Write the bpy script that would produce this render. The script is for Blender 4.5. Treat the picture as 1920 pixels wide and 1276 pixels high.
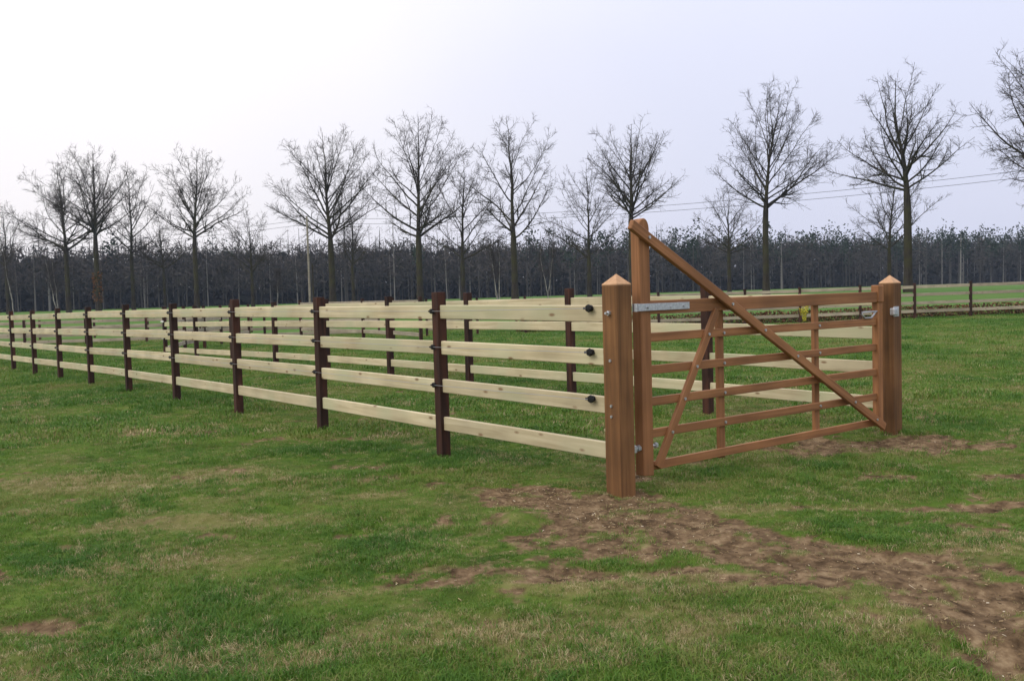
import bpy, bmesh, math, random
import numpy as np
from mathutils import Vector, Matrix

# ------------------------------------------------------------------ scene, camera, light
for o in list(bpy.data.objects): bpy.data.objects.remove(o)
scene = bpy.context.scene
COL = scene.collection
R = math.radians

IW, IH, FPX, PITCH, ROLL, EYE = 1920, 1276, 1740.0, 0.0488, -0.0287, 1.5
_F = Vector((0, math.cos(PITCH), -math.sin(PITCH))); _R0 = Vector((1, 0, 0)); _U0 = _R0.cross(_F)
_R = _R0 * math.cos(ROLL) + _U0 * math.sin(ROLL); _U = -_R0 * math.sin(ROLL) + _U0 * math.cos(ROLL)
CAMP = Vector((0, 0, EYE))
cam_d = bpy.data.cameras.new('camera'); cam = bpy.data.objects.new('camera', cam_d); COL.objects.link(cam)
cam_d.sensor_width = 36.0; cam_d.lens = FPX / IW * 36.0; cam_d.clip_start = 0.05; cam_d.clip_end = 3000
cam.matrix_world = Matrix(((_R.x, _U.x, -_F.x, 0), (_R.y, _U.y, -_F.y, 0), (_R.z, _U.z, -_F.z, EYE), (0, 0, 0, 1)))
scene.camera = cam

SUN_AZ = R(-122)       # clockwise from +y: left and behind the camera
SUN_EL = R(40)
sun_dir = Vector((math.sin(SUN_AZ) * math.cos(SUN_EL), math.cos(SUN_AZ) * math.cos(SUN_EL), math.sin(SUN_EL)))
sd = bpy.data.lights.new('sun', 'SUN'); sd.energy = 1.3; sd.angle = R(22); sd.color = (1.0, 0.95, 0.87)
sun = bpy.data.objects.new('sun', sd); COL.objects.link(sun); sun.location = (-20, -20, 40)
sun.rotation_euler = sun_dir.to_track_quat('Z', 'Y').to_euler()

world = bpy.data.worlds.new('World'); scene.world = world; world.use_nodes = True
def build_world():
    nt = world.node_tree; N = nt.nodes; L = nt.links; N.clear()
    out = N.new('ShaderNodeOutputWorld')
    sky = N.new('ShaderNodeTexSky'); sky.sky_type = 'NISHITA'; sky.sun_disc = False
    sky.sun_elevation = SUN_EL; sky.sun_rotation = SUN_AZ; sky.dust_density = 4.0; sky.air_density = 1.5
    bs = N.new('ShaderNodeBackground'); bs.inputs[1].default_value = 0.10; L.new(sky.outputs[0], bs.inputs[0])
    tc = N.new('ShaderNodeTexCoord')
    dot = N.new('ShaderNodeVectorMath'); dot.operation = 'DOT_PRODUCT'
    dot.inputs[1].default_value = (math.sin(SUN_AZ), math.cos(SUN_AZ), 0.0)
    L.new(tc.outputs['Generated'], dot.inputs[0])
    noi = N.new('ShaderNodeTexNoise'); noi.inputs['Scale'].default_value = 2.2; noi.inputs['Detail'].default_value = 3
    L.new(tc.outputs['Generated'], noi.inputs['Vector'])
    ma = N.new('ShaderNodeMath'); ma.operation = 'MULTIPLY_ADD'; ma.inputs[1].default_value = 0.30
    L.new(noi.outputs['Fac'], ma.inputs[0]); L.new(dot.outputs['Value'], ma.inputs[2])
    mr = N.new('ShaderNodeMapRange'); mr.inputs[1].default_value = -0.68; mr.inputs[2].default_value = 0.0
    mr.interpolation_type = 'SMOOTHSTEP'; L.new(ma.outputs[0], mr.inputs[0])
    mix = N.new('ShaderNodeMix'); mix.data_type = 'RGBA'
    mix.inputs[6].default_value = (0.745, 0.77, 0.95, 1); mix.inputs[7].default_value = (1.06, 1.02, 1.05, 1)
    L.new(mr.outputs[0], mix.inputs[0])
    sep = N.new('ShaderNodeSeparateXYZ'); L.new(tc.outputs['Generated'], sep.inputs[0])
    cl = N.new('ShaderNodeMath'); cl.operation = 'MAXIMUM'; cl.inputs[1].default_value = 0.0; L.new(sep.outputs[2], cl.inputs[0])
    pw = N.new('ShaderNodeMath'); pw.operation = 'POWER'; pw.inputs[1].default_value = 1.5; L.new(cl.outputs[0], pw.inputs[0])
    el = N.new('ShaderNodeMath'); el.operation = 'MULTIPLY_ADD'; el.inputs[1].default_value = 1.0; el.inputs[2].default_value = 1.0; L.new(pw.outputs[0], el.inputs[0])   # overcast: brighter overhead
    bc = N.new('ShaderNodeBackground'); L.new(mix.outputs[2], bc.inputs[0]); L.new(el.outputs[0], bc.inputs[1])
    ms = N.new('ShaderNodeMixShader'); ms.inputs[0].default_value = 0.90      # thick overcast over the blue
    L.new(bs.outputs[0], ms.inputs[1]); L.new(bc.outputs[0], ms.inputs[2]); L.new(ms.outputs[0], out.inputs[0])
build_world()
vs = scene.view_settings
vs.view_transform = 'Standard'; vs.look = 'None'; vs.gamma = 1.0; vs.use_curve_mapping = False; vs.exposure = 0.0

# ------------------------------------------------------------------ helpers
def ray(px, py): return _F + _R * ((px - IW / 2) / FPX) - _U * ((py - IH / 2) / FPX)
def gp(px, py, z=0.0):                       # pixel -> point on level ground
    r = ray(px, py); return CAMP + r * ((z - EYE) / r.z)
def at_depth(px, py, D):                     # pixel -> point at distance D ahead
    r = ray(px, py); return CAMP + r * (D / r.y)

def _hash(ix, iy, seed):
    n = (ix * 374761393 + iy * 668265263 + seed * 974634777) & 0xFFFFFFFF
    n = ((n ^ (n >> 13)) * 1274126177) & 0xFFFFFFFF
    return ((n ^ (n >> 16)) & 0xFFFF) / 65535.0
def vnoise(x, y, seed=0):
    ix = np.floor(x).astype(np.int64); iy = np.floor(y).astype(np.int64); fx = x - ix; fy = y - iy
    fx = fx * fx * (3 - 2 * fx); fy = fy * fy * (3 - 2 * fy)
    a = _hash(ix, iy, seed); b = _hash(ix + 1, iy, seed); c = _hash(ix, iy + 1, seed); d = _hash(ix + 1, iy + 1, seed)
    return a + (b - a) * fx + (c - a) * fy + (a - b - c + d) * fx * fy
def fbm(x, y, s, seed=0, o=4):
    v = 0; amp = 1; t = 0
    for k in range(o):
        v = v + amp * vnoise(x * s, y * s, seed + k * 17); t += amp; amp *= .5; s *= 2.03
    return v / t
def sstep(a, b, x):
    t = np.clip((x - a) / (b - a), 0, 1); return t * t * (3 - 2 * t)

def tag(o, label=None, cat=None, group=None, kind=None):
    if label: o['label'] = label
    if cat: o['category'] = cat
    if group: o['group'] = group
    if kind: o['kind'] = kind
    return o
def empty(name, loc=(0, 0, 0)):
    o = bpy.data.objects.new(name, None); COL.objects.link(o); o.location = loc; o.empty_display_size = .1; return o
def link(name, me, parent=None, mat=None, mw=None):
    """one object; mw = world matrix (parents are pure translations)"""
    o = bpy.data.objects.new(name, me); COL.objects.link(o)
    if mat is not None and len(me.materials) == 0: me.materials.append(mat)
    mw = mw or Matrix.Identity(4)
    if parent is not None:
        o.parent = parent
        off = Vector(parent.location); p = parent.parent
        if p is not None: off = off + Vector(p.location)
        mw = Matrix.Translation(-off) @ mw
    o.matrix_basis = mw
    return o
def np_mesh(name, v, faces_list, smooth=False):
    """faces_list: list of (n,k) int arrays"""
    me = bpy.data.meshes.new(name); v = np.asarray(v, np.float32)
    me.vertices.add(len(v)); me.vertices.foreach_set('co', v.ravel())
    nl = sum(f.size for f in faces_list); nf = sum(len(f) for f in faces_list)
    me.loops.add(nl); me.polygons.add(nf)
    me.loops.foreach_set('vertex_index', np.concatenate([f.ravel() for f in faces_list]).astype(np.int32))
    tot = np.concatenate([np.full(len(f), f.shape[1]) for f in faces_list]).astype(np.int32)
    st = np.concatenate([[0], np.cumsum(tot)[:-1]]).astype(np.int32)
    me.polygons.foreach_set('loop_start', st); me.polygons.foreach_set('loop_total', tot)
    if smooth: me.polygons.foreach_set('use_smooth', np.ones(nf, bool))
    me.update(calc_edges=True); me.validate(); return me
def bm_mesh(name, bm, smooth=False):
    me = bpy.data.meshes.new(name); bm.normal_update(); bm.to_mesh(me); bm.free()
    if smooth:
        for p in me.polygons: p.use_smooth = True
    return me
def box_mesh(name, l, w, h, bev=0.004, seg=1):
    bm = bmesh.new(); bmesh.ops.create_cube(bm, size=1.0)
    bmesh.ops.scale(bm, vec=(l, w, h), verts=bm.verts)
    if bev: bmesh.ops.bevel(bm, geom=bm.edges[:], offset=bev, segments=seg, affect='EDGES', profile=.6)
    return bm_mesh(name, bm)
def frame_from(xdir, up=(0, 0, 1)):
    x = Vector(xdir).normalized(); z = Vector(up); y = z.cross(x)
    if y.length < 1e-5: y = Vector((0, 1, 0))
    y.normalize(); z = x.cross(y)
    return Matrix(((x.x, y.x, z.x, 0), (x.y, y.y, z.y, 0), (x.z, y.z, z.z, 0), (0, 0, 0, 1)))
def beam(name, a, b, w, h, mat, parent, bev=.004, up=(0, 0, 1), ext=0.0):
    a = Vector(a); b = Vector(b); d = b - a
    me = box_mesh(name, d.length + 2 * ext, w, h, bev)
    return link(name, me, parent, mat, Matrix.Translation((a + b) / 2) @ frame_from(d, up))
def cyl_mesh(name, r, l, n=10, r2=None):
    bm = bmesh.new(); bmesh.ops.create_cone(bm, cap_ends=True, segments=n, radius1=r, radius2=r if r2 is None else r2, depth=l)
    return bm_mesh(name, bm)
def tubes(P, Rad, m=3, cap=False):
    """P (N,K,3) polylines, Rad (N,K) -> verts, quads"""
    N, K, _ = P.shape
    T = np.gradient(P, axis=1); T /= np.linalg.norm(T, axis=2, keepdims=True) + 1e-9
    ref = np.where(np.abs(T[:, :1, 2:3]) > .8, np.array([1., 0, 0]), np.array([0, 0, 1.]))
    X = np.cross(T, np.broadcast_to(ref, T.shape)); X /= np.linalg.norm(X, axis=2, keepdims=True) + 1e-9
    Y = np.cross(T, X)
    a = np.arange(m) * 2 * np.pi / m
    V = P[:, :, None] + Rad[:, :, None, None] * (X[:, :, None] * np.cos(a)[None, None, :, None] + Y[:, :, None] * np.sin(a)[None, None, :, None])
    idx = np.arange(N * K * m).reshape(N, K, m)
    i0 = idx[:, :-1]; i1 = idx[:, 1:]
    q = np.stack([i0, np.roll(i0, -1, 2), np.roll(i1, -1, 2), i1], -1).reshape(-1, 4)
    return V.reshape(-1, 3), q
def tube_obj(name, pts, r, mat, parent=None, m=6):
    P = np.array([[tuple(p) for p in pts]], float)
    v, q = tubes(P, np.full(P.shape[:2], r), m)
    return link(name, np_mesh(name, v, [q], True), parent, mat, Matrix.Translation(Vector(parent.location)) @ Matrix.Translation(-Vector(parent.location)) if parent else None)

# ------------------------------------------------------------------ materials
def new_mat(name):
    m = bpy.data.materials.new(name); m.use_nodes = True; nt = m.node_tree
    return m, nt, nt.nodes, nt.links, nt.nodes['Principled BSDF']
def ramp(N, stops):
    r = N.new('ShaderNodeValToRGB'); e = r.color_ramp.elements
    e[0].position, e[0].color = stops[0][0], (*stops[0][1], 1); e[1].position, e[1].color = stops[-1][0], (*stops[-1][1], 1)
    for p, c in stops[1:-1]:
        x = e.new(p); x.color = (*c, 1)
    return r
def mixc(N, L, fac, a, b, blend='MIX'):
    m = N.new('ShaderNodeMix'); m.data_type = 'RGBA'; m.blend_type = blend
    for s, i in ((fac, 0), (a, 6), (b, 7)):
        if isinstance(s, (int, float)): m.inputs[i].default_value = s
        elif isinstance(s, tuple): m.inputs[i].default_value = (*s, 1)
        else: L.new(s, m.inputs[i])
    return m.outputs[2]
def wood_mat(name, stops, grain=(1.2, 22, 22), rough=.65, knots=None, streak=.35, vary=.18, bump=.25, tint2=None):
    m, nt, N, L, P = new_mat(name)
    tc = N.new('ShaderNodeTexCoord'); oi = N.new('ShaderNodeObjectInfo')
    off = N.new('ShaderNodeVectorMath'); off.operation = 'MULTIPLY_ADD'
    cmb = N.new('ShaderNodeCombineXYZ')
    for i, k in enumerate((37.0, 11.0, 23.0)):
        mu = N.new('ShaderNodeMath'); mu.operation = 'MULTIPLY'; mu.inputs[1].default_value = k
        L.new(oi.outputs['Random'], mu.inputs[0]); L.new(mu.outputs[0], cmb.inputs[i])
    off.inputs[1].default_value = (1, 1, 1); L.new(tc.outputs['Object'], off.inputs[0]); L.new(cmb.outputs[0], off.inputs[2])
    mp = N.new('ShaderNodeMapping'); mp.inputs['Scale'].default_value = grain; L.new(off.outputs[0], mp.inputs[0])
    n1 = N.new('ShaderNodeTexNoise'); n1.inputs['Scale'].default_value = 1.0; n1.inputs['Detail'].default_value = 6; n1.inputs['Distortion'].default_value = .6
    L.new(mp.outputs[0], n1.inputs['Vector'])
    r = ramp(N, stops); L.new(n1.outputs['Fac'], r.inputs[0]); col = r.outputs[0]
    n2 = N.new('ShaderNodeTexNoise'); n2.inputs['Scale'].default_value = 2.3; n2.inputs['Detail'].default_value = 3; L.new(off.outputs[0], n2.inputs['Vector'])
    r2 = ramp(N, [(.3, (1 - streak,) * 3), (.7, (1.12,) * 3)]); L.new(n2.outputs['Fac'], r2.inputs[0])
    col = mixc(N, L, 1.0, col, r2.outputs[0], 'MULTIPLY')
    if tint2:
        n3 = N.new('ShaderNodeTexNoise'); n3.inputs['Scale'].default_value = 1.3; L.new(off.outputs[0], n3.inputs['Vector'])
        r3 = ramp(N, [(.48, (0, 0, 0)), (.66, (.8, .8, .8))]); L.new(n3.outputs['Fac'], r3.inputs[0])
        col = mixc(N, L, r3.outputs[0], col, tint2)
    # each piece a little lighter or darker
    mr = N.new('ShaderNodeMapRange'); mr.inputs[3].default_value = 1 - vary; mr.inputs[4].default_value = 1 + vary * .6
    L.new(oi.outputs['Random'], mr.inputs[0]); cc = N.new('ShaderNodeCombineColor')
    for i in range(3): L.new(mr.outputs[0], cc.inputs[i])
    col = mixc(N, L, 1.0, col, cc.outputs[0], 'MULTIPLY')
    if knots:
        mk = N.new('ShaderNodeMapping'); mk.inputs['Scale'].default_value = (3.4, 9, 9); L.new(off.outputs[0], mk.inputs[0])
        vo = N.new('ShaderNodeTexVoronoi'); vo.inputs['Scale'].default_value = 1.0; L.new(mk.outputs[0], vo.inputs['Vector'])
        rk = ramp(N, [(.07, (1, 1, 1)), (.16, (0, 0, 0))]); L.new(vo.outputs['Distance'], rk.inputs[0])
        col = mixc(N, L, rk.outputs[0], col, knots)
    L.new(col, P.inputs['Base Color']); P.inputs['Roughness'].default_value = rough
    P.inputs['Specular IOR Level'].default_value = .25
    bp = N.new('ShaderNodeBump'); bp.inputs['Strength'].default_value = bump; bp.inputs['Distance'].default_value = .004
    L.new(n1.outputs['Fac'], bp.inputs['Height']); L.new(bp.outputs[0], P.inputs['Normal'])
    return m
def plain(name, c, rough=.6, metal=0.0, noise=None, ns=20.0):
    m, nt, N, L, P = new_mat(name); P.inputs['Roughness'].default_value = rough; P.inputs['Metallic'].default_value = metal
    if noise:
        tc = N.new('ShaderNodeTexCoord'); n = N.new('ShaderNodeTexNoise'); n.inputs['Scale'].default_value = ns; n.inputs['Detail'].default_value = 4
        L.new(tc.outputs['Object'], n.inputs['Vector']); r = ramp(N, [(.3, c), (.72, noise)]); L.new(n.outputs['Fac'], r.inputs[0]); L.new(r.outputs[0], P.inputs['Base Color'])
    else: P.inputs['Base Color'].default_value = (*c, 1)
    P.inputs['Specular IOR Level'].default_value = .2 if not metal else .5
    return m

M_RAIL = wood_mat('rail_pine', [(.25, (.36, .30, .18)), (.5, (.47, .405, .26)), (.75, (.55, .485, .33))], knots=(.2, .13, .07), streak=.14, vary=.10, tint2=(.40, .40, .25))
M_RAIL_OLD = wood_mat('weathered_rail', [(.25, (.24, .205, .15)), (.5, (.32, .275, .205)), (.75, (.40, .35, .265))], knots=(.14, .10, .06), streak=.2, vary=.2)
M_POST = wood_mat('post_brown', [(.25, (.017, .009, .007)), (.5, (.040, .016, .010)), (.8, (.095, .033, .018))], grain=(1.5, 14, 14), rough=.7, streak=.45, vary=.25)
M_GATE = wood_mat('gate_hardwood', [(.2, (.16, .072, .030)), (.5, (.26, .118, .048)), (.8, (.36, .175, .078))], grain=(1.0, 30, 30), rough=.6, streak=.25, vary=.16)
M_GPOST = wood_mat('gate_post_hardwood', [(.2, (.088, .043, .017)), (.5, (.155, .074, .028)), (.8, (.225, .112, .044))], grain=(1.1, 26, 26), rough=.68, streak=.38, vary=.08)
M_CAP = wood_mat('post_end_grain', [(.2, (.40, .23, .12)), (.8, (.58, .36, .21))], grain=(30, 30, 30), streak=.15)
M_ZINC = plain('galvanised_steel', (.42, .44, .47), .42, .85, (.62, .64, .67), 60)
M_BLACK = plain('black_plastic', (.012, .012, .013), .5)
M_WHITE = plain('white_plastic', (.7, .7, .68), .5)
M_WIRE = plain('fence_wire', (.35, .36, .38), .4, .7)

# ------------------------------------------------------------------ terrain
TH = 0.677
G = Vector((math.cos(TH), math.sin(TH), 0)); D = Vector((-math.sin(TH), math.cos(TH), 0)); NOUT = -G
G0 = Vector((.793, 6.96, 0)); GL = 3.91; SP = 2.45; S0 = 2.355
def base_z(x, y):
    x = np.asarray(x, float); y = np.asarray(y, float)
    z = .95 * sstep(44, 92, y + .35 * x) + .25 * sstep(95, 230, y)
    z = z - .05 * np.exp(-(((x - 2.3) / 2.5) ** 2 + ((y - 8.2) / 2.2) ** 2))
    al = (x - G0.x) * D.x + (y - G0.y) * D.y
    return z - .10 * sstep(9, 27, al)
PATH = [(905, 914, .10), (1000, 930, .34), (1110, 965, .60), (1230, 990, .52), (1350, 1012, .36), (1480, 1036, .32), (1620, 1062, .34), (1780, 1090, .40), (1920, 1130, .42), (2080, 1190, .45)]
PATHW = [(gp(a, b).x, gp(a, b).y, w * 1.22) for a, b, w in PATH]
def seg_field(x, y, pts):
    best = np.full(np.shape(x), 9.0)
    for (x0, y0, w0), (x1, y1, w1) in zip(pts[:-1], pts[1:]):
        dx, dy = x1 - x0, y1 - y0; t = np.clip(((x - x0) * dx + (y - y0) * dy) / (dx * dx + dy * dy), 0, 1)
        d = np.hypot(x - x0 - t * dx, y - y0 - t * dy) / (w0 + (w1 - w0) * t); best = np.minimum(best, d)
    return best
def ell(x, y, px, py, rx, ry, ang=0.0, *_):
    c = gp(px, py); dx = x - c.x; dy = y - c.y; ca, sa = math.cos(ang), math.sin(ang)
    return np.hypot((dx * ca + dy * sa) / rx, (-dx * sa + dy * ca) / ry)
SOILP = [(1730, 827, .95, .46, .05, 1.2), (1590, 830, .65, .48, 0, 1.2), (25, 758, .75, .22, .2), (195, 740, .7, .14, .5), (640, 826, .28, .16, 0, .7), (860, 1080, .55, .16, .1, .55),
         (1790, 945, 1.2, .13, -.05, .7), (1900, 890, .35, .15, 0), (1180, 925, .32, .3, 0), (1640, 1085, .75, .16, -.1, .75), (60, 1180, .4, .16, 0, .6), (1915, 1215, .14, .22, 0), (1130, 1080, .6, .14, 0, .6), (690, 905, .2, .07, 0, .6)]
DRYP = [(200, 905, 1.5, .5, .1), (360, 985, .8, .25, 0), (620, 1110, .75, .26, 0), (760, 1190, .5, .22, 0), (1030, 1225, .45, .18, 0), (20, 965, .4, .15, 0), (1800, 1150, .5, .2, -.3),
        (1740, 1178, .16, .07, 0), (980, 1190, 1.0, .26, 0), (1300, 1180, .6, .2, .1), (480, 1230, .5, .16, 0), (250, 1060, .6, .2, 0), (370, 978, .22, .1, 0), (1600, 1170, .5, .2, 0), (560, 905, .5, .12, 0), (1250, 1090, .8, .2, 0), (1480, 870, .3, .1, 0), (1900, 1020, .8, .3, 0), (1500, 950, .8, .16, 0), (700, 930, .3, .12, 0)]
def soil_mask(x, y):
    n = fbm(x, y, 1.6, 3, 5); nf = fbm(x, y, 6.0, 9, 3)
    wob = (n - .5) * 1.9 + (nf - .5) * .9
    s = 1 - sstep(.55, 1.25, seg_field(x, y, PATHW) + wob)
    for p in SOILP: s = np.maximum(s, (p[5] if len(p) > 5 else .88) * (1 - sstep(.45, 1.25, ell(x, y, *p) + wob)))
    # scattered bare spots
    s = np.maximum(s, .5 * sstep(.70, .80, fbm(x, y, 1.1, 51, 4)) * (1 - sstep(14, 30, y)))
    s = np.maximum(s, .5 * sstep(.64, .74, fbm(x, y, 3.1, 77, 3)) * (1 - sstep(10, 20, y)))
    s = s * (.42 + .9 * sstep(.30, .58, fbm(x, y, 6.5, 91, 4)))
    return np.clip(s, 0, 1)
def dry_mask(x, y):
    wob = (fbm(x, y, 1.9, 21, 4) - .5) * 1.8
    s = sstep(.50, .78, fbm(x, y, .9, 33, 5)) * .55 + sstep(.58, .75, fbm(x, y, 4.0, 35, 3)) * .45
    s = s * (1 - .55 * sstep(9, 22, y))
    for p in DRYP: s = np.maximum(s, .9 * (1 - sstep(.4, 1.3, ell(x, y, *p) + wob)))
    return np.clip(s, 0, 1)
def ground_z(x, y, soil=None):
    x = np.asarray(x, float); y = np.asarray(y, float)
    near = 1 - sstep(25, 60, np.abs(y))
    z = base_z(x, y) + near * ((fbm(x, y, .35, 5, 3) - .5) * .07 + (fbm(x, y, 2.2, 7, 4) - .5) * .055 + (fbm(x, y, 9, 8, 2) - .5) * .018)
    z = z + .05 * np.exp(-(ell(x, y, 1740, 1178, .16, .07)) ** 2) + .04 * np.exp(-(ell(x, y, 370, 975, .2, .1)) ** 2)
    z = z + .05 * np.exp(-(ell(x, y, 985, 975, .28, .12)) ** 2) + .06 * np.exp(-(ell(x, y, 1915, 1195, .12, .08)) ** 2) - .08 * np.exp(-(ell(x, y, 1920, 1250, .12, .1)) ** 2)
    if soil is None: soil = soil_mask(x, y) * near
    return z - .025 * soil + near * soil * ((fbm(x, y, 14, 61, 3) - .5) * .034 + (fbm(x, y, 4.5, 62, 3) - .5) * .05)
def gz(x, y): return float(ground_z(np.array([x]), np.array([y]))[0])
def bz(x, y): return float(base_z(np.array([x]), np.array([y]))[0])

def graded(lo, hi, step, far_lo, far_hi, ratio=1.07):
    mid = list(np.arange(lo, hi + 1e-6, step)); a = []; s = step; p = lo
    while p > far_lo: s *= ratio; p -= s; a.append(p)
    b = []; s = step; p = hi
    while p < far_hi: s *= ratio; p += s; b.append(p)
    return np.array(a[::-1] + mid + b)
def build_ground():
    xs = graded(-7, 7, .045, -420, 420); ys = graded(2.6, 14, .045, -40, 470)
    X, Y = np.meshgrid(xs, ys); nx, ny = len(xs), len(ys)
    s = soil_mask(X, Y); d = dry_mask(X, Y); Z = ground_z(X, Y, s * (1 - sstep(25, 60, np.abs(Y))))
    v = np.stack([X, Y, Z], -1).reshape(-1, 3)
    i = np.arange(nx * ny).reshape(ny, nx)
    q = np.stack([i[:-1, :-1], i[:-1, 1:], i[1:, 1:], i[1:, :-1]], -1).reshape(-1, 4)
    me = np_mesh('ground', v, [q], True)
    for nm, arr in (('soil', s), ('dry', d)):
        a = me.attributes.new(nm, 'FLOAT', 'POINT'); a.data.foreach_set('value', arr.ravel().astype(np.float32))
    m, nt, N, L, P = new_mat('pasture')
    tc = N.new('ShaderNodeTexCoord'); pos = tc.outputs['Object']
    def noise(sc, det=4, mp=None):
        n = N.new('ShaderNodeTexNoise'); n.inputs['Scale'].default_value = sc; n.inputs['Detail'].default_value = det; n.inputs['Roughness'].default_value = .65
        L.new(mp or pos, n.inputs['Vector']); return n.outputs['Fac']
    def attr(nm):
        a = N.new('ShaderNodeAttribute'); a.attribute_name = nm; return a.outputs['Fac']
    g1 = ramp(N, [(.28, (.024, .042, .008)), (.5, (.055, .098, .014)), (.75, (.105, .15, .026))]); L.new(noise(1.7, 8), g1.inputs[0])
    gfar = ramp(N, [(.3, (.050, .120, .022)), (.7, (.085, .16, .034))]); L.new(noise(.12, 6), gfar.inputs[0])
    sep = N.new('ShaderNodeSeparateXYZ'); L.new(pos, sep.inputs[0])
    mr = N.new('ShaderNodeMapRange'); mr.inputs[1].default_value = 18; mr.inputs[2].default_value = 48; L.new(sep.outputs[1], mr.inputs[0])
    col = mixc(N, L, mr.outputs[0], g1.outputs[0], gfar.outputs[0])
    dr = ramp(N, [(.3, (.12, .085, .04)), (.7, (.26, .20, .10))]); L.new(noise(9, 6), dr.inputs[0])
    dm = N.new('ShaderNodeMath'); dm.operation = 'MULTIPLY'; dm.inputs[1].default_value = .55; L.new(attr('dry'), dm.inputs[0])
    col = mixc(N, L, dm.outputs[0], col, dr.outputs[0])
    so = ramp(N, [(.27, (.024, .015, .008)), (.42, (.076, .050, .028)), (.55, (.145, .098, .056)), (.73, (.275, .205, .122))]); L.new(noise(9.0, 10), so.inputs[0])
    sm = N.new('ShaderNodeMath'); sm.operation = 'MULTIPLY_ADD'; sm.inputs[1].default_value = .9; sm.inputs[2].default_value = -.45; L.new(noise(16, 5), sm.inputs[0])
    sa = N.new('ShaderNodeMath'); sa.operation = 'ADD'; L.new(sm.outputs[0], sa.inputs[0]); L.new(attr('soil'), sa.inputs[1])
    sr = N.new('ShaderNodeMapRange'); sr.inputs[1].default_value = .3; sr.inputs[2].default_value = .62; L.new(sa.outputs[0], sr.inputs[0])
    col = mixc(N, L, sr.outputs[0], col, so.outputs[0])
    L.new(col, P.inputs['Base Color']); P.inputs['Roughness'].default_value = .95; P.inputs['Specular IOR Level'].default_value = .05
    bp = N.new('ShaderNodeBump'); bp.inputs['Strength'].default_value = .6; bp.inputs['Distance'].default_value = .02
    L.new(noise(30, 6), bp.inputs['Height']); L.new(bp.outputs[0], P.inputs['Normal'])
    return tag(link('ground', me, None, m), kind='structure')
build_ground()

# ------------------------------------------------------------------ fences
POST_ME = {}
def post_mesh(h):
    k = round(h, 2)
    if k not in POST_ME:
        me = box_mesh('post', k, .10, .10, .007, 2); me.materials.append(M_POST); POST_ME[k] = me
    return POST_ME[k]
RAIL_ME = {}
def rail_mesh(l, mat=None):
    mat = mat or M_RAIL; k = (round(l, 2), mat.name)
    if k not in RAIL_ME:
        me = box_mesh('rail', k[0], .042, .128, .006, 1); me.materials.append(mat); RAIL_ME[k] = me
    return RAIL_ME[k]
RZ = (1.37, 1.032, .672, .32)
INS_ME = None
def insulator_mesh():
    bm = bmesh.new()
    bmesh.ops.create_cone(bm, cap_ends=True, segments=8, radius1=.020, radius2=.017, depth=.030)
    r = bmesh.ops.create_cone(bm, cap_ends=True, segments=8, radius1=.026, radius2=.022, depth=.012)
    bmesh.ops.translate(bm, verts=r['verts'], vec=(0, 0, .012))
    r = bmesh.ops.create_cube(bm, size=1.0); bmesh.ops.scale(bm, vec=(.07, .014, .012), verts=r['verts'])
    bmesh.ops.translate(bm, verts=r['verts'], vec=(0, 0, .016))
    me = bm_mesh('insulator', bm); me.materials.append(M_BLACK); return me
INS_ME = insulator_mesh()
frng = random.Random(4)
def fence(name, label, pts, group=None, heights=None, start_rail=None, end_rail=None, ins=None, mat=None, rails=RZ, flat=True):
    """pts: post positions; start_rail: point where a leading bay is fixed"""
    p0 = Vector(pts[0]); root = empty(name, (p0.x, p0.y, bz(p0.x, p0.y) if not flat else 0))
    tag(root, label, 'fence', group); posts = []
    for i, p in enumerate(pts):
        p = Vector(p); h = heights[i] if heights and i < len(heights) else 1.537
        zb = 0 if flat else bz(p.x, p.y); h += frng.uniform(-.012, .012); L_ = h + .22
        q = Vector(pts[min(i + 1, len(pts) - 1)]) - Vector(pts[max(i - 1, 0)]); yaw = math.atan2(q.y, q.x)
        mw = Matrix.Translation((p.x, p.y, zb + h - L_ / 2)) @ Matrix.Rotation(frng.uniform(-.008, .008), 4, 'X') @ Matrix.Rotation(frng.uniform(-.006, .006), 4, 'Y') @ Matrix.Rotation(yaw + frng.uniform(-.03, .03), 4, 'Z') @ Matrix.Rotation(-math.pi / 2, 4, 'Y')
        posts.append(link('post', post_mesh(L_), root, None, mw))
    chain = [Vector(p) for p in pts]
    if start_rail is not None: chain = [Vector(start_rail)] + chain
    if end_rail is not None: chain = chain + [Vector(end_rail)]
    for a, b in zip(chain[:-1], chain[1:]):
        for z in rails:
            za = z + (0 if flat else bz(a.x, a.y)) + frng.uniform(-.008, .008); zb = z + (0 if flat else bz(b.x, b.y)) + frng.uniform(-.008, .008)
            A = Vector((a.x, a.y, za)); B = Vector((b.x, b.y, zb)); d = (B - A).normalized()
            A2 = A + d * .035; B2 = B - d * .035
            mw = Matrix.Translation((A2 + B2) / 2) @ frame_from(B2 - A2) @ Matrix.Rotation(frng.choice((0, math.pi)), 4, 'Z')
            link('rail', rail_mesh((B2 - A2).length, mat), root, None, mw)
    return root, posts
A_pts = [G0 + D * (S0 + SP * k) for k in range(12)]
A_h = [1.565, 1.55, 1.54, 1.53, 1.53, 1.53, 1.53, 1.53, 1.53, 1.53, 1.53, 1.53]
fa, a_posts = fence('post_and_rail_fence', 'nearest pale rail fence with dark brown posts running left from the gate', A_pts, 'post and rail paddock fences', A_h, start_rail=G0 + D * .0, flat=False)
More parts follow.
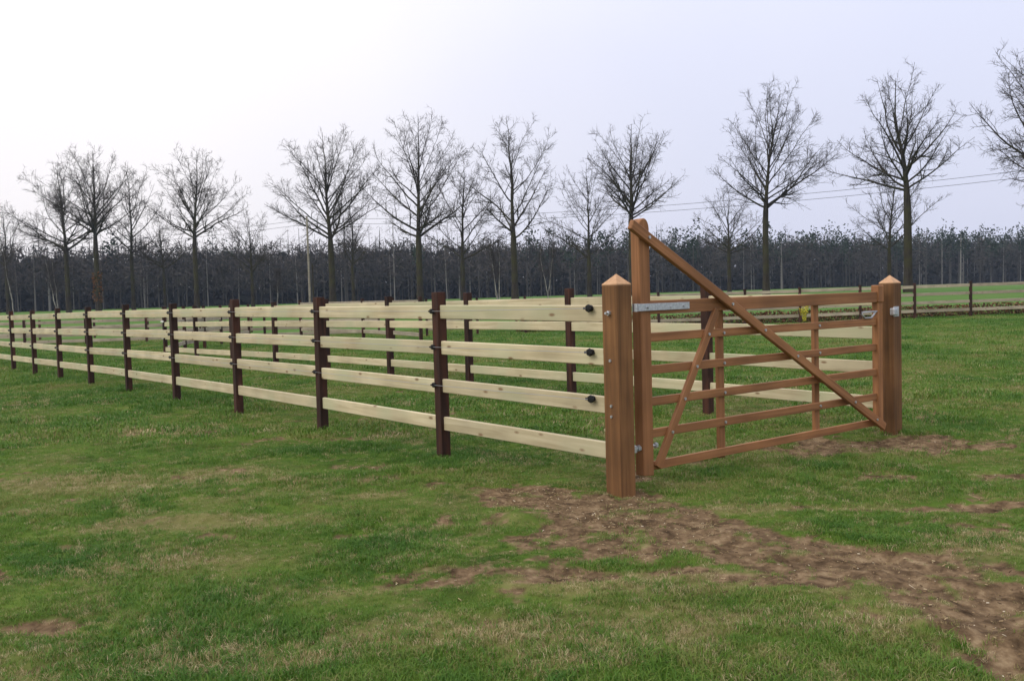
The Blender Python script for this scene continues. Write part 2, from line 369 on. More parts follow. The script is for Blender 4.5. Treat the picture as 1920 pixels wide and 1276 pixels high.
# electric fence fittings on the outside of the near fence
ROTN = NOUT.to_track_quat('Z', 'Y').to_matrix().to_4x4()
def child_of_part(name, me, part, mw):
    o = bpy.data.objects.new(name, me); COL.objects.link(o); o.parent = part
    pw = Matrix.Translation(part.parent.location) @ part.matrix_basis
    o.matrix_basis = pw.inverted() @ mw; return o
for p, po in zip(A_pts, a_posts):
    for z in RZ[:3]:
        child_of_part('insulator', INS_ME, po, Matrix.Translation(p + NOUT * .062 + D * .03 + Vector((0, 0, z + .01 + bz(p.x, p.y)))) @ ROTN)
for z in RZ[:3]:      # end insulators screwed to the last rails by the gate post
    link('insulator', INS_ME, fa, None, Matrix.Translation(G0 + D * .25 + NOUT * .045 + Vector((0, 0, z + .012))) @ ROTN @ Matrix.Scale(1.25, 4))
    pts = [G0 + D * .25 + NOUT * .085 + Vector((0, 0, z + .012))] + [p + NOUT * .082 + D * .03 + Vector((0, 0, z + .01 + bz(p.x, p.y))) for p in A_pts]
    P = np.array([[tuple(q) for q in pts]]); v, q = tubes(P, np.full(P.shape[:2], .0022), 5)
    link('fence_wire', np_mesh('fence_wire', v, [q], True), fa, M_WIRE)
G1 = G0 + G * GL
B_pts = [G1 + D * (S0 + SP * k) for k in range(9)]
fb, b_posts = fence('post_and_rail_fence', 'second pale rail fence seen through the near one, running back from the latch post', B_pts, 'post and rail paddock fences', [1.565, 1.57, 1.56, 1.55, 1.54, 1.53, 1.53, 1.53, 1.53], start_rail=G1, flat=False)
end_b = B_pts[-1]
for z in (RZ[1], RZ[2] - .1):
    child_of_part('insulator', bpy.data.meshes.get('white_insulator') or (lambda m: (m.materials.clear(), m.materials.append(M_WHITE), m)[2])(INS_ME.copy()), b_posts[-1], Matrix.Translation(end_b + Vector((-.03, -.075, z))) @ Vector((0, -1, 0)).to_track_quat('Z', 'Y').to_matrix().to_4x4() @ Matrix.Scale(1.4, 4))
def line_pts(a, b, n): return [Vector(a).lerp(Vector(b), i / (n - 1)) for i in range(n)]
# return fence from the far end of the lane, perimeter fence, divider, fences further left
fence('post_and_rail_fence', 'short far fence closing off the lane end, receding behind the second fence', line_pts((-11.0, 31.2, 0), (-11.6, 41, 0), 5), 'post and rail paddock fences', start_rail=end_b, mat=M_RAIL_OLD, flat=False)
# perimeter: post spots read off the photograph
per_px = [2060, 1935, 1820, 1715, 1613, 1500, 1397, 1316, 1235, 1155, 1070, 985, 895, 800]
per = []
for px in per_px:
    r = ray(px, 600); t = 38.6 / (r.y - .085 * r.x); per.append(Vector((r.x * t, r.y * t, 0)))
fence('post_and_rail_fence', 'perimeter fence along the low brown hedge behind the gate', per, 'post and rail paddock fences', flat=False, mat=M_RAIL_OLD)
cp = [gp(790, 646), gp(738, 641), gp(682, 637), gp(565, 632)]
fence('post_and_rail_fence', 'middle-distance divider fence visible under the top rail left of the gate', cp, 'post and rail paddock fences', mat=M_RAIL_OLD)
fence('post_and_rail_fence', 'far fence behind the left half of the near fence', line_pts((-6, 42, 0), (-36, 38, 0), 13), 'post and rail paddock fences', heights=[1.12] * 13, rails=(.98, .70, .42, .16), mat=M_RAIL_OLD, flat=False)
fence('post_and_rail_fence', 'farthest fence at the left, just in front of the trees', line_pts((-14, 50, 0), (-40, 45, 0), 11), 'post and rail paddock fences', heights=[1.0] * 13, rails=(.86, .58, .30), mat=M_RAIL_OLD, flat=False)

# ------------------------------------------------------------------ gate posts and gate
def post_up(name, c, s, z0, z1, mat, parent, bev=.006):
    me = box_mesh(name, z1 - z0, s, s, bev, 2)
    return link(name, me, parent, mat, Matrix.Translation((c.x, c.y, (z0 + z1) / 2)) @ Matrix.Rotation(TH, 4, 'Z') @ Matrix.Rotation(-math.pi / 2, 4, 'Y'))
def gate_post(c, sh, label):
    root = empty('gate_post', (c.x, c.y, gz(c.x, c.y))); tag(root, label, 'gate post', 'hardwood gate posts')
    s = .158
    post_up('shaft', c, s, -.5, sh, M_GPOST, root, .008)
    bm = bmesh.new(); e = s / 2 - .002
    vs_ = [bm.verts.new((x * e, y * e, z)) for z in (0, .008) for x, y in ((-1, -1), (1, -1), (1, 1), (-1, 1))]
    top = bm.verts.new((0, 0, .085))
    for k in range(4):
        bm.faces.new((vs_[k], vs_[(k + 1) % 4], vs_[4 + (k + 1) % 4], vs_[4 + k])); bm.faces.new((vs_[4 + k], vs_[4 + (k + 1) % 4], top))
    bm.faces.new(vs_[3::-1])
    link('pointed_top', bm_mesh('pointed_top', bm), root, M_CAP, Matrix.Translation((c.x, c.y, sh)) @ Matrix.Rotation(TH, 4, 'Z'))
    return root
gpl = gate_post(G0, 1.552, 'thick brown gate post with pointed top on the hinge side, nearest the camera')
gpr = gate_post(G1, 1.508, 'thick brown gate post with pointed top on the latch side, far end of the gate')
BOLT = cyl_mesh('bolt', .011, .012, 6); BOLT.materials.append(M_ZINC)
NUT = cyl_mesh('hinge_nut', .019, .02, 6); NUT.materials.append(M_ZINC)
def along(v): return Vector(v).to_track_quat('Z', 'Y').to_matrix().to_4x4()
# hinge pin ends through the near post
for z in (1.345,):
    c = G0 + NOUT * .089 + D * -.0 + Vector((0, 0, z))
    link('hinge_nut', NUT, gpl, None, Matrix.Translation(c) @ along(NOUT)); link('hinge_stud', cyl_mesh('hinge_stud', .010, .03, 8), gpl, M_ZINC, Matrix.Translation(c + NOUT * .02) @ along(NOUT))
for z in (.99, .65, .57):
    link('bolt', BOLT, gpl, None, Matrix.Translation(G0 + NOUT * .083 + Vector((0, 0, z))) @ along(NOUT))

gate = empty('field_gate', tuple(G0 + G * .2 + Vector((0, 0, .08)))); tag(gate, 'tall heeled hardwood field gate with five bars, long diagonal brace, closed between its posts', 'gate')
FN = -D                                    # camera side of the gate
def gpt(t, z, off=0.0): return G0 + G * t + FN * off + Vector((0, 0, z))
def gbar(name, t0, z0, t1, z1, w, h, off, bev=.004): return beam(name, gpt(t0, z0, off), gpt(t1, z1, off), w, h, M_GATE, gate, bev)
# heel stile: shaped, thinner above, with a rounded top
def heel():
    w, dpt = .115, .09; prof = []
    for t, z in ((-w / 2, .085), (w / 2, .075), (w / 2, 1.98)): prof.append((t, z))
    for k in range(1, 9):
        a = math.pi * k / 9; prof.append((math.cos(a) * w / 2 * .98, 1.98 + math.sin(a) * .075))
    prof.append((-w / 2, 1.98))
    bm = bmesh.new(); f = [bm.verts.new((z, t, dpt / 2)) for t, z in prof]; b = [bm.verts.new((z, t, -dpt / 2)) for t, z in prof]
    bm.faces.new(f); bm.faces.new(b[::-1]); n = len(prof)
    for k in range(n): bm.faces.new((f[k], b[k], b[(k + 1) % n], f[(k + 1) % n]))
    bmesh.ops.recalc_face_normals(bm, faces=bm.faces)
    bmesh.ops.bevel(bm, geom=[e for e in bm.edges], offset=.005, segments=1, affect='EDGES')
    X = Vector((0, 0, 1)); Y = G; Z = X.cross(Y); c = gpt(.265, 0, 0)
    mw = Matrix(((X.x, Y.x, Z.x, c.x), (X.y, Y.y, Z.y, c.y), (X.z, Y.z, Z.z, c.z), (0, 0, 0, 1)))
    return link('heel_stile', bm_mesh('heel_stile', bm), gate, M_GATE, mw)
hs = heel()
gbar('top_rail', .30, 1.375, 3.66, 1.377, .062, .105, .0)
for z in (1.137, .885, .638, .39, .137): gbar('bar', .30, z + .006, 3.66, z - .006, .030, .068, .0, .004)
for t, zt, zb in ((1.235, 1.33, .085), (2.63, 1.33, .10)):
    beam('batten', gpt(t, zb, -.034), gpt(t, zt, -.034), .034, .078, M_GATE, gate, .004, up=G)
beam('latch_stile', gpt(3.665, .085, 0), gpt(3.665, 1.33, 0), .07, .085, M_GATE, gate, .005, up=G)
beam('stile_head', gpt(3.665, 1.322, .004), gpt(3.665, 1.495, .004), .085, .10, M_GATE, gate, .008, up=G)
beam('diagonal_brace', gpt(.10, 2.005, .062), gpt(3.665, .085, .062), .042, .078, M_GATE, gate, .006, up=(0, 0, 1))
beam('short_brace', gpt(.375, .13, .032), gpt(1.125, 1.33, .032), .032, .07, M_GATE, gate, .004, up=(0, 0, 1))
GB = cyl_mesh('bolt', .012, .010, 8); GB.materials.append(M_ZINC)
def gbolt(t, z, off): link('bolt', GB, gate, None, Matrix.Translation(gpt(t, z, off)) @ along(FN))
def brace_z(t): return 2.005 + (t - .10) / (3.565) * (.085 - 2.005)
for t in (.28, 1.27, 1.71, 2.18, 3.11, 3.50): gbolt(t, brace_z(t), .088)
def sb_t(z): return .375 + (z - .13) / 1.2 * .75
for z in (1.137, .885, .638, .39): gbolt(sb_t(z), z, .052); gbolt(1.235, z, .020); gbolt(2.63, z, .020)
# galvanised hinge strap with eye, lower eye bolt
beam('hinge_strap', gpt(.205, 1.378, .0665), gpt(.78, 1.378, .0365), .008, .055, M_ZINC, gate, .001)
bm = bmesh.new(); bmesh.ops.create_cone(bm, cap_ends=True, segments=14, radius1=.024, radius2=.024, depth=.06)
link('hinge_eye', bm_mesh('hinge_eye', bm), gate, M_ZINC, Matrix.Translation(gpt(.155, 1.378, .04)))
beam('hinge_strap', gpt(.16, 1.378, .0655), gpt(.215, 1.378, .0665), .007, .056, M_ZINC, gate, .001)
for t in (.27, .71): gbolt(t, 1.378, .074 if t < .5 else .047)
gbolt(.55, 1.372, .052)
link('lower_hinge_bolt', cyl_mesh('lower_hinge_bolt', .011, .32, 10), gate, M_ZINC, Matrix.Translation(gpt(.245, .30, .01)) @ along(G))
link('lower_hinge_eye', cyl_mesh('lower_hinge_eye', .026, .05, 12), gate, M_ZINC, Matrix.Translation(gpt(.135, .30, .012)))
link('lower_hinge_nut', NUT, gate, None, Matrix.Translation(gpt(.185, .30, .012)) @ along(G) @ Matrix.Scale(1.3, 4))
link('lower_hinge_nut', NUT, gate, None, Matrix.Translation(gpt(.38, .30, .012)) @ along(G) @ Matrix.Scale(1.2, 4))
# latch: sliding bolt with bow handle, keeper box on the far post
lp = [gpt(3.64, 1.235, .02), gpt(3.36, 1.235, .02), gpt(3.345, 1.215, .02), gpt(3.365, 1.20, .02), gpt(3.40, 1.175, .02), gpt(3.52, 1.175, .02), gpt(3.56, 1.20, .02), gpt(3.60, 1.232, .02)]
P = np.array([[tuple(q) for q in lp]]); v, q = tubes(P, np.full(P.shape[:2], .0095), 8)
link('latch_handle', np_mesh('latch_handle', v, [q], True), gate, M_WIRE)
kb = G1 + NOUT * .0 + FN * .086 + G * -.075 + Vector((0, 0, 1.225))
link('keeper', box_mesh('keeper', .085, .05, .075, .012, 2), gpr, M_ZINC, Matrix.Translation(kb) @ Matrix.Rotation(TH, 4, 'Z'))
link('keeper_plate', box_mesh('keeper_plate', .10, .008, .10, .002), gpr, M_ZINC, Matrix.Translation(G1 + FN * .082 + G * -.03 + Vector((0, 0, 1.225))) @ Matrix.Rotation(TH, 4, 'Z'))

# ------------------------------------------------------------------ trees
def bark_mat(name, a, b, moss=None):
    m, nt, N, L, P = new_mat(name); tc = N.new('ShaderNodeTexCoord')
    mp = N.new('ShaderNodeMapping'); mp.inputs['Scale'].default_value = (5, 5, 1.2); L.new(tc.outputs['Object'], mp.inputs[0])
    n = N.new('ShaderNodeTexNoise'); n.inputs['Scale'].default_value = 1.4; n.inputs['Detail'].default_value = 5; L.new(mp.outputs[0], n.inputs['Vector'])
    r = ramp(N, [(.3, a), (.7, b)]); L.new(n.outputs['Fac'], r.inputs[0]); col = r.outputs[0]
    if moss:
        n2 = N.new('ShaderNodeTexNoise'); n2.inputs['Scale'].default_value = .9; L.new(tc.outputs['Object'], n2.inputs['Vector'])
        r2 = ramp(N, [(.42, (0, 0, 0)), (.62, (.85, .85, .85))]); L.new(n2.outputs['Fac'], r2.inputs[0]); col = mixc(N, L, r2.outputs[0], col, moss)
    L.new(col, P.inputs['Base Color']); P.inputs['Roughness'].default_value = .9; P.inputs['Specular IOR Level'].default_value = .1
    return m
M_BARK = bark_mat('oak_bark', (.018, .015, .012), (.045, .038, .029), (.042, .041, .018))
M_TWIG = bark_mat('oak_twigs', (.032, .026, .022), (.062, .050, .042))
M_BIRCH = bark_mat('birch_bark', (.09, .085, .075), (.32, .31, .28))

def grow(rng, H, fork, RW, zb, tr, n1, droop=.0, dens=1.0, lean=0.0):
    """winter tree: returns (trunk tubes, limb tubes, twig tubes)"""
    def env_r(z):
        u = np.clip((z - zb) / (H - zb), 0, 1); return RW * np.clip(np.sin(np.pi * u ** .80), 0, 1) ** .62
    # leader
    K = 13; zt = np.linspace(0, H * .93, K)
    wob = np.cumsum(rng.normal(0, .10, (K, 2)), 0); wob *= sstep(fork * .7, H, zt)[:, None] * 1.3
    lead = np.stack([wob[:, 0] + lean * zt, wob[:, 1], zt], -1)
    lr = tr * np.where(zt <= fork, 1.0 - .22 * zt / fork, .78 * np.clip((H - zt) / (H - fork), .03, 1) ** 1.25 * .78)
    lr[0] *= 1.28
    tv = [(lead[None], lr[None], 8)]
    # limbs
    zo = fork * rng.uniform(.90, 1.02) + (H * .68 - fork) * np.linspace(0, 1, n1) ** 1.35
    az = np.arange(n1) * 2.39996 + rng.uniform(0, 6.28) + rng.normal(0, .35, n1)
    u = (zo - fork) / (H * .68 - fork + 1e-6)
    inc = np.radians(58 - 36 * u + rng.normal(0, 7, n1) + droop * 14 * (1 - u))
    K1 = 11; P1 = np.zeros((n1, K1, 3)); L1 = np.zeros(n1); R1 = np.zeros((n1, K1))
    for i in range(n1):
        o = np.array([np.interp(zo[i], zt, lead[:, 0]), np.interp(zo[i], zt, lead[:, 1]), zo[i]])
        d = np.array([math.sin(inc[i]) * math.cos(az[i]), math.sin(inc[i]) * math.sin(az[i]), math.cos(inc[i])])
        s = np.linspace(.3, H, 200); q = o + s[:, None] * d
        out = (np.hypot(q[:, 0] - lead[-1, 0] * .5, q[:, 1] - lead[-1, 1] * .5) > env_r(q[:, 2]) * rng.uniform(.86, 1.08)) & (s > 1.2) | (q[:, 2] > H)
        L1[i] = s[np.argmax(out)] if out.any() else 3.0
        L1[i] = max(L1[i], RW * .45)
        st = L1[i] / (K1 - 1); p = o.copy(); P1[i, 0] = p
        for k in range(1, K1):
            d = d + rng.normal(0, .075, 3); d[2] += .035 * (1 - droop); d /= np.linalg.norm(d); p = p + d * st; P1[i, k] = p
        r0 = np.interp(zo[i], zt, lr) * rng.uniform(.36, .60); R1[i] = np.maximum(r0 * (1 - np.linspace(0, 1, K1)) ** .85, .014)
    limbs = [(P1, R1, 5)]
    def children(P, Lp, Rp, per_m, s0, K, ang, lenf, lmin, r_fac, rmin, up, jit):
        N_, Kp, _ = P.shape
        cnt = np.maximum(1, np.round(Lp * (1 - s0) * per_m * rng.uniform(.8, 1.2, N_)).astype(int))
        par = np.repeat(np.arange(N_), cnt); n = len(par)
        s = s0 + (1 - s0) * rng.random(n) ** .9 * .98; f = s * (Kp - 1); k0 = np.minimum(f.astype(int), Kp - 2); w = (f - k0)[:, None]
        o = P[par, k0] * (1 - w) + P[par, k0 + 1] * w; t = P[par, k0 + 1] - P[par, k0]; t /= np.linalg.norm(t, axis=1, keepdims=True) + 1e-9
        a = np.radians(rng.normal(ang, 11, n)); v = rng.normal(0, 1, (n, 3)); v -= (v * t).sum(1, keepdims=True) * t; v /= np.linalg.norm(v, axis=1, keepdims=True)
        d = t * np.cos(a)[:, None] + v * np.sin(a)[:, None]
        ln = np.maximum(Lp[par] * lenf * (1.05 - .72 * s) * rng.uniform(.6, 1.25, n), lmin)
        rr = np.maximum((Rp[par, k0] * (1 - w[:, 0]) + Rp[par, k0 + 1] * w[:, 0]) * r_fac, rmin)
        Pc = np.zeros((n, K, 3)); Pc[:, 0] = o; p = o
        for k in range(1, K):
            d = d + rng.normal(0, jit, (n, 3)); d[:, 2] += up; d /= np.linalg.norm(d, axis=1, keepdims=True)
            p = p + d * (ln / (K - 1))[:, None]; Pc[:, k] = p
        Rc = np.maximum(rr[:, None] * (1 - np.linspace(0, 1, K)[None] * .85), rmin * .55)
        return Pc, ln, Rc
    LL = np.array([H * .93 - fork])[:1]
    kf = int(np.argmax(zt > fork))
    P0 = lead[None, kf:]; R0 = lr[None, kf:]
    a2, l2, r2 = children(P1, L1, R1, 2.3 * dens, .12, 7, 42, .36, .6, .58, .016, .05, .13)
    b2, m2, q2 = children(P0, np.array([H * .93 - fork]), R0, 3.0 * dens, .3, 7, 48, .20, .5, .6, .016, .05, .13)
    P2 = np.concatenate([a2, b2]); L2 = np.concatenate([l2, m2]); R2 = np.concatenate([r2, q2]); limbs.append((P2, R2, 4))
    P3, L3, R3 = children(P2, L2, R2, 3.3 * dens, .10, 4, 40, .46, .45, .55, .0125, .05, .16)
    P4, L4, R4 = children(P3, L3, R3, 6.3 * dens, .12, 3, 38, .55, .42, .6, .0105, .05, .2)
    P4b, L4b, R4b = children(P1, L1, R1, 3.0 * dens, .3, 3, 45, .05, .4, .2, .010, .05, .2)
    return tv, limbs, [(P3, R3, 3), (P4, R4, 3), (P4b, R4b, 3)]
def join_tubes(name, parts):
    vs_, fs = [], []; n = 0
    for P, Rd, m in parts:
        v, q = tubes(P, Rd, m); vs_.append(v); fs.append(q + n); n += len(v)
    return np_mesh(name, np.concatenate(vs_), [np.concatenate(fs)], True)
# px of trunk, distance, px y of top, fork y, crown half width px, crown bottom y, trunk px, limbs, label
def tree(px, depth, ytop, yfork, hw, ybot, tw, n1, seed, label, droop=0.0, dens=1.0, lean=0.0, name='oak_tree', group='bare trees along the field edge'):
    base = at_depth(px, 555, depth); x, y = base.x, base.y; z0 = bz(x, y)
    k = depth / FPX; yb = IH / 2 - FPX * math.tan(PITCH) - (px - IW / 2) * .0287 + (EYE - z0) / k
    H = (yb - ytop) * k; fork = (yb - yfork) * k; zb = fork - .33 * (H - fork); RW = hw * k; tr = tw * k / 2
    rng = np.random.default_rng(seed)
    tv, limbs, tw_ = grow(rng, H, fork, RW * 1.06, zb, tr, int(n1 * 1.4), droop, dens, lean)
    root = empty(name, (x, y, z0)); tag(root, label, 'tree', group)
    mw = Matrix.Translation((x, y, z0)); P, Rd, m = tv[0]; P[0, 0, 2] = -.3
    t = link('trunk', join_tubes('trunk', tv), root, M_BARK, mw)
    c = link('crown', join_tubes('crown', limbs), root, M_BARK, mw)
    link('twigs', join_tubes('twigs', tw_), c, M_TWIG, Matrix.Translation((x, y, z0)))
    c_tw = [o for o in c.children]
    return root
T = [
 (1985, 66, 40, 350, 195, 420, 20, 15, 11, 'large bare oak cut off by the right edge, its trunk out of view', .25),
 (1703, 75, 118, 350, 132, 420, 17, 13, 112, 'tall spreading bare oak right behind the latch-side gate post', .35),
 (1437, 84, 155, 395, 122, 430, 13, 16, 13, 'tall bare oak with even fan-shaped crown between the two gate posts', 0),
 (1186, 88, 212, 398, 114, 410, 12, 15, 14, 'tall bare oak directly behind the gate\'s tall heel', 0),
 (966, 92, 200, 440, 118, 470, 13, 9, 215, 'tall bare oak with steep forked limbs, left of the near gate post', .0),
 (788, 93, 194, 436, 114, 470, 13, 16, 216, 'tallest bare oak left of centre, behind the first near fence post', .12),
 (624, 97, 226, 440, 120, 450, 13, 16, 17, 'broad bare oak right of the pale utility pole', .1),
 (369, 104, 262, 440, 92, 470, 10, 15, 18, 'bare oak standing alone between two groups on the left', .1),
 (184, 106, 264, 440, 100, 470, 11, 15, 19, 'bare oak with rust-coloured ivy on its trunk at left', .1),
 (128, 108, 290, 470, 108, 520, 10, 14, 20, 'leftmost large bare oak, crown reaching toward the left edge', .3),
]
S = [
 (1668, 92, 285, 470, 100, 490, 9, 11, 31, 'smaller bare oak just left of the latch-side gate post top', .2),
 (1368, 103, 345, 470, 82, 490, 8, 11, 32, 'small bare oak between the gate\'s diagonal brace and the fan-shaped oak', .3),
 (1106, 104, 288, 480, 96, 500, 9, 11, 33, 'smaller bare oak just left of the near gate post top', .2),
 (869, 107, 280, 485, 90, 500, 10, 11, 34, 'smaller bare oak between the two tall centre oaks', .1),
 (663, 112, 385, 500, 58, 520, 7, 11, 35, 'small round bare tree right of the broad oak', .1),
 (474, 114, 385, 510, 80, 530, 7, 11, 36, 'small low-branching bare tree left of the pale utility pole', .3),
 (309, 114, 395, 500, 66, 525, 6, 11, 37, 'small bare tree with low crown left of the lone oak', .2),
 (250, 112, 282, 470, 70, 500, 8, 11, 38, 'slim bare tree between the ivy-clad oak and the lone oak', -.1),
 (14, 120, 380, 500, 60, 530, 7, 9, 39, 'bare tree at the left edge of the picture', .1),
]
for a in T: tree(*a[:9], a[9], a[10])
for a in S: tree(*a[:9], a[9], a[10], dens=.95)
# rusty ivy on one trunk
def leaf_cloud(rng, n, fn, size, aspect=.7):
    c = fn(n); d = rng.normal(0, 1, (n, 3)); d /= np.linalg.norm(d, axis=1, keepdims=True); e = np.cross(d, rng.normal(0, 1, (n, 3))); e /= np.linalg.norm(e, axis=1, keepdims=True) + 1e-9
    s = size * rng.uniform(.6, 1.3, (n, 1)); v = np.stack([c - d * s, c + e * s * aspect, c + d * s, c - e * s * aspect], 1).reshape(-1, 3)
    return v, np.arange(n * 4).reshape(-1, 4)
def leaf_mat(name, cols, rough=.8):
    m, nt, N, L, P = new_mat(name); g = N.new('ShaderNodeNewGeometry')
    r = ramp(N, cols); L.new(g.outputs['Random Per Island'], r.inputs[0]); L.new(r.outputs[0], P.inputs['Base Color'])
    P.inputs['Roughness'].default_value = rough; P.inputs['Specular IOR Level'].default_value = .1; return m
ivy_root = [o for o in bpy.data.objects if o.get('label', '').startswith('bare oak with rust')][0]
rg = np.random.default_rng(3)
def ivy_fn(n):
    a = rg.uniform(0, 6.28, n); z = rg.uniform(1.2, 4.6, n); r = .36 + rg.random(n) * .22; return np.stack([r * np.cos(a), r * np.sin(a), z], -1)
v, q = leaf_cloud(rg, 320, ivy_fn, .11)
link('ivy', np_mesh('ivy', v, [q]), ivy_root, leaf_mat('ivy_leaves', [(0, (.10, .045, .018)), (.5, (.16, .07, .025)), (1, (.05, .05, .02))]), Matrix.Translation(ivy_root.location))

# slender birches at the wood's edge
def birch(px, depth, ytop, lean, label, stems=1, seed=0):
    rng = np.random.default_rng(seed); p = at_depth(px, 555, depth); z0 = bz(p.x, p.y); k = depth / FPX
    yb = 553 - (px - 960) * .0287 + (EYE - z0) / k; H = (yb - ytop) * k
    root = empty('birch_tree', (p.x, p.y, z0)); tag(root, label, 'tree', 'slender pale birches')
    for s in range(stems):
        K = 9; z = np.linspace(-.2, H * rng.uniform(.85, 1), K); ln = lean + rng.normal(0, .05)
        P = np.stack([ln * z + np.cumsum(rng.normal(0, .06, K)) + rng.normal(0, .25) * (s > 0), np.cumsum(rng.normal(0, .06, K)), z], -1)[None]
        Rd = np.linspace(.085, .02, K)[None]; mw = Matrix.Translation((p.x, p.y, z0))
        link('stem', join_tubes('stem', [(P, Rd, 6)]), root, M_BIRCH, mw)
        n = 90; f = rng.uniform(.35, 1, n) * (K - 1); k0 = np.minimum(f.astype(int), K - 2); w = (f - k0)[:, None]; o = P[0, k0] * (1 - w) + P[0, k0 + 1] * w
        a = rng.uniform(0, 6.28, n); d = np.stack([np.cos(a) * .55, np.sin(a) * .55, np.full(n, .8)], -1); ln_ = rng.uniform(.5, 1.6, (n, 1)) * (1.25 - f[:, None] / (K - 1))
        TP = np.stack([o, o + d * ln_ * .5, o + d * ln_ + rng.normal(0, .12, (n, 3))], 1); TR = np.tile([.014, .009, .006], (n, 1))
        TP2 = np.repeat(TP[:, 1:2], 4, 0); d2 = np.repeat(d, 4, 0) + rng.normal(0, .5, (n * 4, 3)); TP2 = np.concatenate([TP2, TP2 + (d2 * .3)[:, None], TP2 + (d2 * .6)[:, None]], 1)
        link('twigs', join_tubes('twigs', [(TP, TR, 3), (TP2, np.tile([.007, .006, .005], (n * 4, 1)), 3)]), root, M_TWIG, mw)
birch(520, 118, 505, 0.0, 'pale birch trunk left of the utility pole', 1, 1)
birch(934, 120, 440, -.12, 'pale leaning birch stems just left of the steep-limbed oak', 3, 2)
birch(1028, 124, 445, .0, 'slim pale birch between the steep-limbed oak and the near gate post', 2, 3)
birch(103, 118, 480, -.12, 'pale birch stem left of the leftmost large oak', 2, 4)
birch(24, 116, 470, -.05, 'pale thin birch trunk near the left edge', 1, 5)

# ------------------------------------------------------------------ distant wood
def build_wood():
    rng = np.random.default_rng(8)
    V = {k: [] for k in ('trunk', 'pine', 'bare', 'brush_fill')}; F = {k: [] for k in V}; n = {k: 0 for k in V}
    def put(k, v, q): V[k].append(v); F[k].append(q + n[k]); n[k] += len(v)
    xs = []
    for row in range(11):
        x = -190 + rng.uniform(0, 3)
        while x < 235:
            xs.append((x + rng.normal(0, .8), row)); x += rng.uniform(2.6, 5.0)
    TP, TR = [], []
    for x, row in xs:
        y = 188 + .32 * x + row * 5.2 + rng.normal(0, 1.2); z0 = bz(x, y) + 0.0
        pn = np.clip(.22 + .0055 * (x - 10), .04, .88); pine = rng.random() < pn
        tall = (not pine) and x < 75 and rng.random() < .22
        H = rng.normal(12.4, 1.0) + (1.0 if pine else 0) + row * .12 + (rng.uniform(2.0, 4.5) if tall else 0); H = max(H, 9)
        r0 = rng.uniform(.09, .17); ln = rng.normal(0, .012)
        TP.append([[x, y, z0 - .3], [x + ln * H * .5, y, z0 + H * .5], [x + ln * H, y, z0 + H * .93]]); TR.append([r0, r0 * .8, .03])
        cz = z0 + H * (.72 if pine else .58); rx = rng.uniform(1.7, 2.6) if pine else rng.uniform(2.0, 3.2); rz = H * (.27 if pine else .40)
        m = int((150 if pine else 240) * (1.0 if row < 3 else .55))
        g = rng.normal(0, 1, (m, 3)); g /= np.linalg.norm(g, axis=1, keepdims=True); g *= rng.random((m, 1)) ** .45
        if pine:
            kk = rng.integers(0, 9, m); cen = rng.normal(0, .55, (9, 3)); g = g * .45 + cen[kk] * .8
        c = np.array([x + ln * H * .7, y, cz]) + g * np.array([rx, rx, rz])
        d = rng.normal(0, 1, (m, 3)); d[:, 2] += .5 if not pine else 0; d /= np.linalg.norm(d, axis=1, keepdims=True); e = np.cross(d, rng.normal(0, 1, (m, 3))); e /= np.linalg.norm(e, axis=1, keepdims=True)
        if pine: s1, s2 = rng.uniform(.20, .42, (m, 1)), rng.uniform(.12, .26, (m, 1))
        else: s1, s2 = rng.uniform(.4, .95, (m, 1)), rng.uniform(.045, .13, (m, 1))
        if tall: s2 = s2 * np.where(c[:, 2:] > z0 + 12, .28, 1.0)
        v = np.stack([c - d * s1, c + e * s2, c + d * s1, c - e * s2], 1).reshape(-1, 3); put('pine' if pine else 'bare', v, np.arange(m * 4).reshape(-1, 4))
    # thicket cards added deep inside to hide sky gaps, shade put in their colour
    m = 34000; x = rng.uniform(-195, 240, m); y = 188 + .32 * x + rng.uniform(14, 60, m); z = np.array(base_z(x, y)) + rng.random(m) ** 1.1 * 10.5
    c = np.stack([x, y, z], -1); d = rng.normal(0, 1, (m, 3)); d /= np.linalg.norm(d, axis=1, keepdims=True); e = np.cross(d, rng.normal(0, 1, (m, 3))); e /= np.linalg.norm(e, axis=1, keepdims=True)
    v = np.stack([c - d * 1.1, c + e * .6, c + d * 1.1, c - e * .6], 1).reshape(-1, 3); put('brush_fill', v, np.arange(m * 4).reshape(-1, 4))
    m = 9000; x = rng.uniform(-200, 245, m); y = 188 + .32 * x + rng.uniform(30, 62, m); c = np.stack([x, y, np.array(base_z(x, y)) + rng.random(m) * 3.2], -1)
    d = rng.normal(0, 1, (m, 3)); d /= np.linalg.norm(d, axis=1, keepdims=True); e = np.cross(d, rng.normal(0, 1, (m, 3))); e /= np.linalg.norm(e, axis=1, keepdims=True)
    put('brush_fill', np.stack([c - d * 1.2, c + e * .8, c + d * 1.2, c - e * .8], 1).reshape(-1, 3), np.arange(m * 4).reshape(-1, 4))
    v, q = tubes(np.array(TP), np.array(TR), 4); put('trunk', v, q)
    root = empty('distant_wood', (0, 188, bz(0, 188))); tag(root, 'dark distant wood of pines and bare trees across the whole background', 'wood', kind='stuff')
    mats = dict(trunk=leaf_mat('wood_trunks', [(0, (.03, .028, .026)), (.7, (.07, .065, .06)), (.8, (.16, .15, .14)), (1, (.22, .21, .2))]),
                pine=leaf_mat('wood_pine_foliage', [(0, (.014, .024, .016)), (.6, (.024, .038, .024)), (1, (.036, .050, .032))]),
                bare=leaf_mat('wood_bare_twigs', [(0, (.028, .027, .026)), (.6, (.050, .045, .042)), (1, (.080, .070, .060))]),
                brush_fill=leaf_mat('wood_brush_shade', [(0, (.012, .014, .014)), (.6, (.022, .024, .022)), (1, (.036, .034, .030))]))  # darker than the crowns: the wood's inner shade is in this colour
